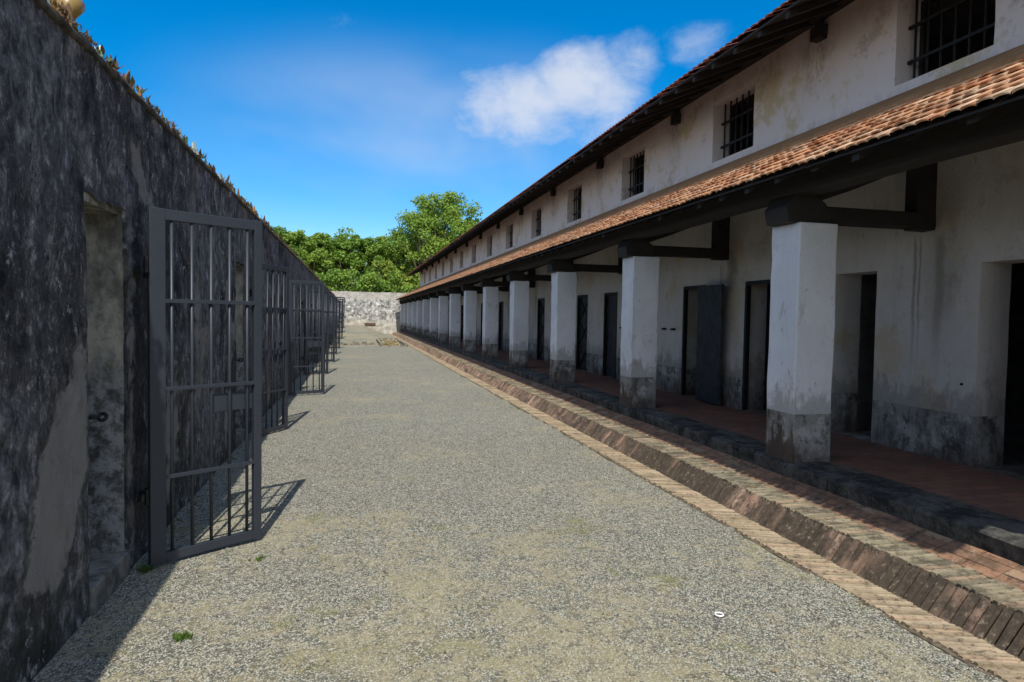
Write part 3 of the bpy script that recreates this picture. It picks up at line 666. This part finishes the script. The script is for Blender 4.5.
# pillars
for k in range(-1, 15):
    y = 5.288+3.685*k; w_ = .414; e = .0
    pm = MB(); zs = [.02,.22,.36,.44,.6,.74,.9,1.1,1.3,1.5,1.7,1.9,2.1,2.3,2.45,2.62]
    for z in zs:
        fl_ = .045*max(0, (.46-z)/.24) if z < .46 else 0; fl_ = min(fl_, .06); j = .0065
        for (x, yy) in ((4.006-fl_, y-fl_*.3), (4.42, y-fl_*.3), (4.42, y+w_), (4.006-fl_, y+w_+fl_*.2)):
            pm.v.append((x+random.uniform(-j,j), yy+random.uniform(-j,j), z))
    for i in range(len(zs)-1):
        for c in range(4): a = i*4+c; b = i*4+(c+1) % 4; pm.f.append((a, b, b+4, a+4))
    pm.f.append((3,2,1,0)); t = (len(zs)-1)*4; pm.f.append((t,t+1,t+2,t+3))
    pm.build('pillar', PILM, bd, bevel=.012)
    # truss over the pillar
    a, b = y+.10, y+.31
    pr = MB(); pr.prism_y([(4.00,2.83),(4.26,2.83),(4.62,2.955),(4.95,3.085),(5.34,3.26),(5.64,3.42),(5.64,3.90),(4.00,3.04)], a+.02, b-.02)
    tr = pr.build('truss', TIMBER, bd)
    tm = MB(); tm.box(3.94, 5.66, a, b, 2.655, 2.80, .004); tm.build('tie_beam', TIMBER, tr, bevel=.008)
    bo = MB(); bo.prism_y([(3.91,2.625),(3.89,2.76),(3.98,2.90),(4.14,2.90),(4.30,2.81),(4.38,2.70),(4.36,2.625)], y+.03, y+.375, .006); bo.build('bolster', TIMBER, tr, bevel=.008)
    po = MB(); po.box(5.42, 5.66, a+.005, b-.045, 2.63, 3.75, .004); po.build('post', TIMBER, tr, bevel=.008)
# lean-to roof
SLP = .54; nrm = math.hypot(1, SLP); RY0, RY1 = 1.25, 57.35
def lz(x): return 2.98+SLP*(x-3.55)
def seg_beam(name, prof, mat, step=3.685, wob=.01):
    mb = MB(); n = len(prof); ysl = splits(RY0+.05, RY1-.05, .9)
    for y in ysl:
        for (x, z) in prof: mb.v.append((x+wob*.6*fbm(y*.5,z,1), y, z+wob*fbm(y*.45,x,2)))
    for i in range(len(ysl)-1):
        for k in range(n): a = i*n+k; b = i*n+(k+1) % n; mb.f.append((a,b,b+n,a+n))
    mb.f.append(tuple(range(n))[::-1]); t = (len(ysl)-1)*n; mb.f.append(tuple(t+i for i in range(n)))
    return mb.build(name, mat, bd)
seg_beam('purlin', [(3.90,2.865),(4.11,2.865),(4.11,3.055),(3.90,3.055)], TIMBER, wob=.035)
0 and seg_beam('fascia_board', [(3.60,2.905),(3.635,2.895),(3.635,2.985),(3.60,2.965)], TIMBER)
rf = MB(); y = RY0+.15
while y < RY1-.1:
    ex = random.uniform(3.60,3.66); rf.prism_y([(ex,lz(ex)-random.uniform(.095,.12)),(5.64,lz(5.64)-.15),(5.64,lz(5.64)-.05),(ex,lz(ex)-.045)], y-.035, y+.035, .003); y += .46
rf.build('rafters', TIMBER, bd)
bt = MB(); bt.prism_y([(3.575,lz(3.575)-.045),(5.64,lz(5.64)-.046),(5.64,lz(5.64)-.012),(3.575,lz(3.575)-.028)], RY0+.02, RY1-.02); bt.build('roof_boarding', TIMBER, bd)
def tiles(name, x0, z0, slope, n_rows, expo, pitch, y0, y1, mat, lift, arch, jit, parent):
    """overlapping clay tiles; course 0 at the eave"""
    nr = math.hypot(1, slope); sx, sz = 1/nr, slope/nr; nxn, nzn = -sz, sx
    prof = [(-.5,0),(-.42,.45),(-.2,.9),(0,1),(.2,.9),(.42,.45),(.5,0)]
    V=[]; F=[]
    for r in range(n_rows):
        ny = int((y1-y0)/pitch)
        for i in range(ny):
            yc = y0+(i+.5+(.5 if r % 2 else 0))*pitch
            if yc > y1-pitch*.4: continue
            s0 = r*expo+random.uniform(-jit,jit); s1 = s0+expo*1.25; up = lift+random.uniform(-jit,jit)*.6; tw = random.uniform(-jit,jit)*.5
            k = len(V); w_ = pitch*.985
            for (s, h0) in ((s0, up), (s1, .004)):
                for (u, a) in prof:
                    h = h0+arch*a*(1 if s == s0 else .8); ss = s + (-.018*(1-abs(u*2)**2) if s == s0 else 0)
                    V.append((x0+sx*ss+nxn*(h+tw*u), yc+u*w_, z0+sz*ss+nzn*(h+tw*u)))
            for (u, a) in prof:           # thickness at the lower edge
                h = up+arch*a-.016; V.append((x0+sx*s0+nxn*h, yc+u*w_, z0+sz*s0+nzn*h))
            m = len(prof)
            for q in range(m-1):
                F.append((k+q, k+q+1, k+m+q+1, k+m+q)); F.append((k+2*m+q, k+2*m+q+1, k+q+1, k+q))
    return npmesh(name, np.array(V), np.array(F), mat, parent)
tiles('lean_to_roof', 3.55, 2.975, SLP, 7, .205, .105, RY0, RY1, TILE, .025, .012, .011, bd)
fm = MB(); ysl = splits(RY0, RY1, .2)
for y in ysl:
    e = .03*fbm(y*1.7,0,6)+.012*fbm(y*9,0,2)
    for (x, z) in ((4.80+e, lz(4.80+e)+.012), (4.805+e, lz(4.805+e)+.05), (5.50, lz(5.5)+.045), (5.655, lz(5.65)+.03), (5.655, lz(5.65)-.05)): fm.v.append((x, y, z))
for i in range(len(ysl)-1):
    for c in range(4): a = i*5+c; fm.f.append((a, a+1, a+6, a+5))
fm.build('cement_fillet', FILLET, bd, smooth=False)
# main roof
MX, MZ, MS = 4.49, 5.083, .45
def mz(x): return MZ+MS*(x-MX)
MY0, MY1 = 1.1, 57.6
tiles('main_roof', MX, MZ+.01, MS, 7, .235, .135, MY0, MY1, TILE2, .018, .012, .004, bd)
ru = MB(); ru.prism_y([(5.95,mz(5.95)+.03),(XR_,RZ+.08),(11.75,5.3),(11.75,5.24),(XR_,RZ),(5.95,mz(5.95)-.02)], MY0, MY1); ru.build('upper_roof_slope', TILE2, bd)
bt = MB(); bt.prism_y([(MX+.02,mz(MX)-.018),(6.0,mz(6.0)-.018),(6.0,mz(6.0)-.05),(MX+.02,mz(MX)-.045)], MY0+.02, MY1-.02); bt.build('soffit_boarding', TIMBER, bd)
rf = MB(); y = MY0+.2
while y < MY1-.1:
    rf.prism_y([(MX+.04,mz(MX)-.115),(5.9,mz(5.9)-.15),(5.9,mz(5.9)-.05),(MX+.04,mz(MX)-.046)], y-.035, y+.035, .003); y += .5
rf.build('eave_rafters', TIMBER, bd)
wp = MB(); wp.box(XW-.13, XW+.03, MY0+.3, MY1-.3, 5.435, 5.555, .004); wp.build('wall_plate', TIMBER, bd)
# beam ends under the eave, between the windows
for k in range(15):
    y = 3.46+3.69*k
    be = MB(); be.box(5.53, 5.66, y-.10, y+.08, 5.19, 5.36, .008); be.box(5.55, 5.66, y-.04, y+.02, 5.35, 5.50); be.build('beam_end', TIMBER, bd)
# windows: barred openings
for k, y in enumerate(WIN):
    wb = MB(); xb = XW+.17
    for i in range(7): yy = y+1.125*(i+.5)/7; wb.tube([(xb, yy, 4.235), (xb, yy, 5.18)], .013, 6)
    g_ = wb.build('window_bars', BLACK, bd)
    for z in (4.50, 4.87):
        cb = MB(); cb.box(xb-.022, xb+.006, y-.01, y+1.135, z-.017, z+.017); cb.build('crossbar', BLACK, g_)
    fr = MB(); xf = XW+.30                               # dark timber casement at the back of the reveal
    for (a, b, c, d) in ((y,y+.05,4.24,5.175),(y+1.075,y+1.125,4.24,5.175),(y+.05,y+1.075,4.24,4.29),(y+.05,y+1.075,5.125,5.175)): fr.box(xf, xf+.05, a, b, c, d)
    fr.build('window_frame', TIMBER, bd)
# doors
def leaf_mesh(wd, hh, braced):
    m = MB(); m.box(0, wd, -.018, .018, 0, hh)
    return m
for n, y in enumerate(DOORS):
    n -= 1; z0 = .372; near = y-.77
    root = empty('door'); root.parent = bd; root.location = (XW+.05, near, z0)
    if n >= 2:
        f = MB(); f.box(-.058, .01, .72, .773, 0, 1.90); f.box(-.058, .01, -.003, .05, 0, 1.90); f.box(-.058, .01, .05, .72, 1.85, 1.905); f.build('door_frame', BLACK, root)
    th = MB(); th.box(-.04, .31, 0, .77, -.03, .03, .004)
    if n == 3:   # leaf folded back outward against the wall
        l = MB(); l.box(-.205, -.165, -.70, .0, .02, 1.88, .002); lf = l.build('door_leaf', DARKP, root); tag(lf, 'dark steel door leaf swung outward along the wall')
        h = MB(); h.box(-.18,-.03,-.02,.02,.3,.34); h.box(-.18,-.03,-.02,.02,1.5,1.54); h.build('strap_hinge', BLACK, root)
    elif n in (-1, 0, 1, 2):
        l = MB(); l.box(.315, 1.0, .03, .07, .0, 1.88, .002); l.build('door_leaf', DARKP, root)
    elif n == 4:
        l = MB(); l.box(.0, .04, .05, .44, .0, 1.86, .002); l.build('door_leaf', DARKP, root)
    elif n % 4 == 2 or n % 4 == 0:     # closed, inner side of the leaf with crossed braces
        l = MB(); l.box(.02, .045, .05, .72, .0, 1.86); lf = l.build('door_leaf', DARKP, root)
        br = MB()
        for (a, b) in ((0.05,.62),(.65,1.22),(1.25,1.82)):
            for s in (0, 1):
                ya, yb = (.07,.70) if s else (.70,.07)
                br.tube([(.008+.006*s, ya, a), (.008+.006*s, yb, b)], .022, 4)
        for z in (.03,.635,1.235,1.84): br.box(-.006,.018,.05,.72,z-.025,z+.02)
        br.build('brace', BLACK, lf)
    else:
        l = MB(); l.box(.02, .06, .05, .72, .0, 1.86); l.build('door_leaf', DARKP, root)
# small iron pegs in the wall
for (y, z) in ((11.13,1.52),(10.78,1.52),(16.9,1.5),(13.1,1.5)):
    q = MB(); q.box(XW-.07, XW+.03, y-.035, y+.035, z-.018, z+.018, .003); q.build('wall_peg', BLACK, bd)

q = MB(); q.tube([(XW-.02,5.02,1.13),(XW+.02,5.02,1.13)], .012, 6); q.build('wall_hook', BLACK, bd)
# ------------------------------------------------------------------ end wall, drain, block
ew = wall_grid(0, .5, splits(0, 34, .35), splits(-.3, 3.62, .3), [], .05, -1, lambda y: .05*fbm(y*.7,0,4)+.03*fbm(y*3,0,2))
e_ = ew.build('end_wall', ENDW); e_.rotation_euler = (0,0,R(-90)); e_.location = (-14, 58.2, 0)
for v in e_.data.vertices: v.co = (-v.co.x, v.co.y, v.co.z)
e_.rotation_euler = (0,0,0)
for v in e_.data.vertices: v.co = (v.co.y, -v.co.x, v.co.z)
e_.data.update(); e_.data.flip_normals()
tag(e_, 'pale mottled rubble wall closing the far end of the yard', 'wall')
bk = MB(); bk.box(0, .92, 0, .35, 0, .30, .02)
for i in range(4): bk.box(.03+i*.225, .225+i*.225, -.03, .0, .04, .25, .008)
o = bk.build('brick_block', m_plain('dark_brown_brick', (.06,.04,.03), (.17,.11,.075), 9), loc=(1.0, 57.3, .66)); tag(o, 'low dark brown brick block at the foot of the pale end wall', 'block')
# masonry drain pit with raised rim, and broken kerb line crossing the gravel
DRN = m_plain('weathered_concrete', (.10,.09,.07), (.36,.32,.25), 6, .95, .7, .03)
dr = empty('drain_pit', (0,0,0)); tag(dr, 'low rectangular masonry pit with raised rim and grass, near the far end of the yard', 'drain')
r_ = MB(); r_.box(1.42,1.58,35.3,41.5,-.05,.17,.02); r_.box(2.72,2.88,35.3,41.5,-.05,.15,.02); r_.box(1.58,2.72,41.3,41.5,-.05,.24,.02); r_.box(1.58,2.72,35.3,35.45,-.05,.05,.01); r_.build('rim', DRN, dr)
kl = MB()
random.seed(21); x = -1.1
while x < 1.4:
    p = random.uniform(.18,.5); h = random.uniform(.04,.13); kl.box(x, x+p-.03, 36.8+random.uniform(-.15,.15), 37.15+random.uniform(-.1,.15), -.05, h, .02)
    if random.random() < .6: kl.box(x, x+p*.7, 38.4, 38.7, -.05, h*.9+.02, .02)
    x += p
o = kl.build('broken_kerb', DRN); tag(o, 'broken line of low kerb stones crossing the gravel beside the pit', 'kerb stones')
tag(blades([(random.uniform(1.6,2.7), random.uniform(35.6,41), .3) for _ in range(14)], 60, .08, .2, .02, .6, STRAW, 'pit_grass'), 'dry grass growing inside the masonry pit', 'grass', kind='stuff')

# ------------------------------------------------------------------ trees
def tree_parts(name, H, rad, trunk_h, nclump, nleaf, leafs, mat, seed, squash=.8, gaps=0, lean=(0,0)):
    rs = random.Random(seed); nr = np.random.default_rng(seed)
    root = empty(name); t = MB(); top = Vector((lean[0], lean[1], H*.72))
    t.tube([(0,0,-.3),(top.x*.2+.1,top.y*.2,trunk_h*.5),(top.x*.5,top.y*.5,trunk_h),tuple(top)], [rad*.075,rad*.055,rad*.045,rad*.012], 8)
    cl = []
    for i in range(nclump):
        a = rs.uniform(0, 6.283); e = rs.uniform(-.55, 1.3); q = rs.random()**.45
        p = Vector((math.cos(a)*math.cos(e)*rad*q, math.sin(a)*math.cos(e)*rad*q, (H+trunk_h)/2*.98+math.sin(e)*(H-trunk_h)/2*q*.92)) + Vector((lean[0]*.6, lean[1]*.6, 0))
        r = rad*rs.uniform(.09,.25); cl.append((p, r))
    for p, r in cl[::5]:
        s = Vector((top.x*.5, top.y*.5, trunk_h*rs.uniform(.8,1.1))); mid = (s+p)/2+Vector((rs.uniform(-.3,.3),rs.uniform(-.3,.3),rs.uniform(-.4,.1)))
        t.tube([tuple(s), tuple(mid), tuple(p)], [rad*.03, rad*.02, rad*.006], 5, cap=False)
    t.build('trunk', BARK, root, smooth=True)
    P=[]; Rr=[]
    for p, r in cl:
        k = int(nleaf*(r/(rad*.2))**2)
        d = nr.normal(size=(k,3)); d /= np.linalg.norm(d, axis=1)[:,None]; q = nr.random(k)**.55
        P.append(np.array(p)+d*(r*q)[:,None]*np.array([1,1,squash])); Rr.append(d)
    P = np.concatenate(P); D = np.concatenate(Rr); n = len(P); s = leafs*nr.uniform(.5,1.3,n)
    nn = D*.5+nr.normal(size=(n,3))*.6+np.array([0,-.15,.5]); nn /= np.linalg.norm(nn,axis=1)[:,None]
    u = np.cross(nn, nr.normal(size=(n,3))); u /= np.linalg.norm(u,axis=1)[:,None]; v = np.cross(nn, u)
    V = np.stack([P-u*s[:,None], P+v*(s*.55)[:,None]-nn*(s*.12)[:,None], P+u*s[:,None], P-v*(s*.55)[:,None]-nn*(s*.12)[:,None]], 1).reshape(-1,3)
    F = (np.arange(4)[None]+4*np.arange(n)[:,None]); npmesh('crown', V, F, mat, root)
    return root
TREES = [
 ('big spreading tree, tallest one, rising beside the far end of the roof', 9.4, 74, 16.0, 5.6, 4.5, 150, 230, .16, LEAF_A, 3),
 ('slim light green tree filling the gap left of the tallest tree', 4.2, 76, 11.6, 3.2, 3.5, 90, 220, .16, LEAF_A, 4),
 ('small bright yellow green tree with a pale forked trunk behind the end wall', 3.1, 64, 7.2, 2.1, 3.4, 30, 110, .17, LEAF_C, 5),
 ('rounded deep green tree behind the middle of the end wall', -.5, 77, 11.4, 3.6, 3.0, 120, 220, .17, LEAF_B, 6),
 ('broad mid green tree showing just right of the dark wall top', -4.9, 75, 11.2, 3.8, 3.0, 130, 220, .17, LEAF_A, 7),
 ('leftmost green tree peeping over the top of the dark wall', -10.2, 76, 11.9, 4.2, 3.0, 130, 220, .17, LEAF_B, 8),
 ('low bushy light green tree over the right part of the end wall', 5.9, 63, 6.4, 2.2, 1.6, 40, 120, .17, LEAF_C, 9),
 ('dark leafy tree half hidden behind the roof end', 14.0, 82, 14.0, 4.2, 4.0, 80, 120, .25, LEAF_B, 10),
]
for lb, x, y, H, rad, th, nc, nl, ls, mt, sd in TREES:
    o = tree_parts('tree', H, rad, th, nc, nl, ls, mt, sd); o.location = (x, y, 0); tag(o, lb, 'tree', 'trees behind the end wall')
# the wooded mass further back and the low growth behind the end wall
def foliage_mass(name, cells, leafs, mat, seed):
    nr = np.random.default_rng(seed); P=[]
    for (x, y, z, r, k) in cells:
        d = nr.normal(size=(k,3)); d /= np.linalg.norm(d,axis=1)[:,None]; P.append(np.array((x,y,z))+d*(r*nr.random(k)**.4)[:,None]*np.array([1,1,.85]))
    P = np.concatenate(P); n = len(P); s = leafs*nr.uniform(.5,1.3,n); nn = nr.normal(size=(n,3))*.7+np.array([0,-.3,.7]); nn /= np.linalg.norm(nn,axis=1)[:,None]
    u = np.cross(nn, nr.normal(size=(n,3))); u /= np.linalg.norm(u,axis=1)[:,None]; v = np.cross(nn,u)
    V = np.stack([P-u*s[:,None], P+v*(s*.6)[:,None], P+u*s[:,None], P-v*(s*.6)[:,None]],1).reshape(-1,3)
    return npmesh(name, V, (np.arange(4)[None]+4*np.arange(n)[:,None]), mat)
random.seed(5)
cells = []
for _ in range(520):
    x = random.uniform(-32, 26); y = random.uniform(82, 96); z = random.uniform(.5, 10.9)+1.0*fbm(x*.25,0,1); cells.append((x, y, z, random.uniform(1.0,1.9), 210))
tag(foliage_mass('woodland', cells, .24, LEAF_A, 11), 'dense green woodland massed behind the nearer trees', 'woodland', kind='stuff')
cells = [(random.uniform(-9,9), random.uniform(60.2,62.5), random.uniform(.8,5.2), random.uniform(.5,.95), 190) for _ in range(110)]
tag(foliage_mass('undergrowth', cells, .15, LEAF_A, 12), 'light green undergrowth growing just behind the end wall', 'bushes', kind='stuff')
# far hill
hm = MB(); hx = list(np.arange(-260, 200, 12))
for x in hx:
    h = 44*math.exp(-((x+95)/70)**2)+8*fbm(x*.02,0,3)
    for (yy, k) in ((300,0),(330,.45),(370,.85),(400,1.0),(450,.8),(520,0)): hm.v.append((x, yy, h*k-1))
for i in range(len(hx)-1):
    for c in range(5): a = i*6+c; hm.f.append((a, a+1, a+7, a+6))
tag(hm.build('hill', m_plain('hazy_hill_forest', (.03,.06,.03), (.06,.10,.045), .1), smooth=True), 'distant wooded hill beyond the trees', 'hill', kind='structure')
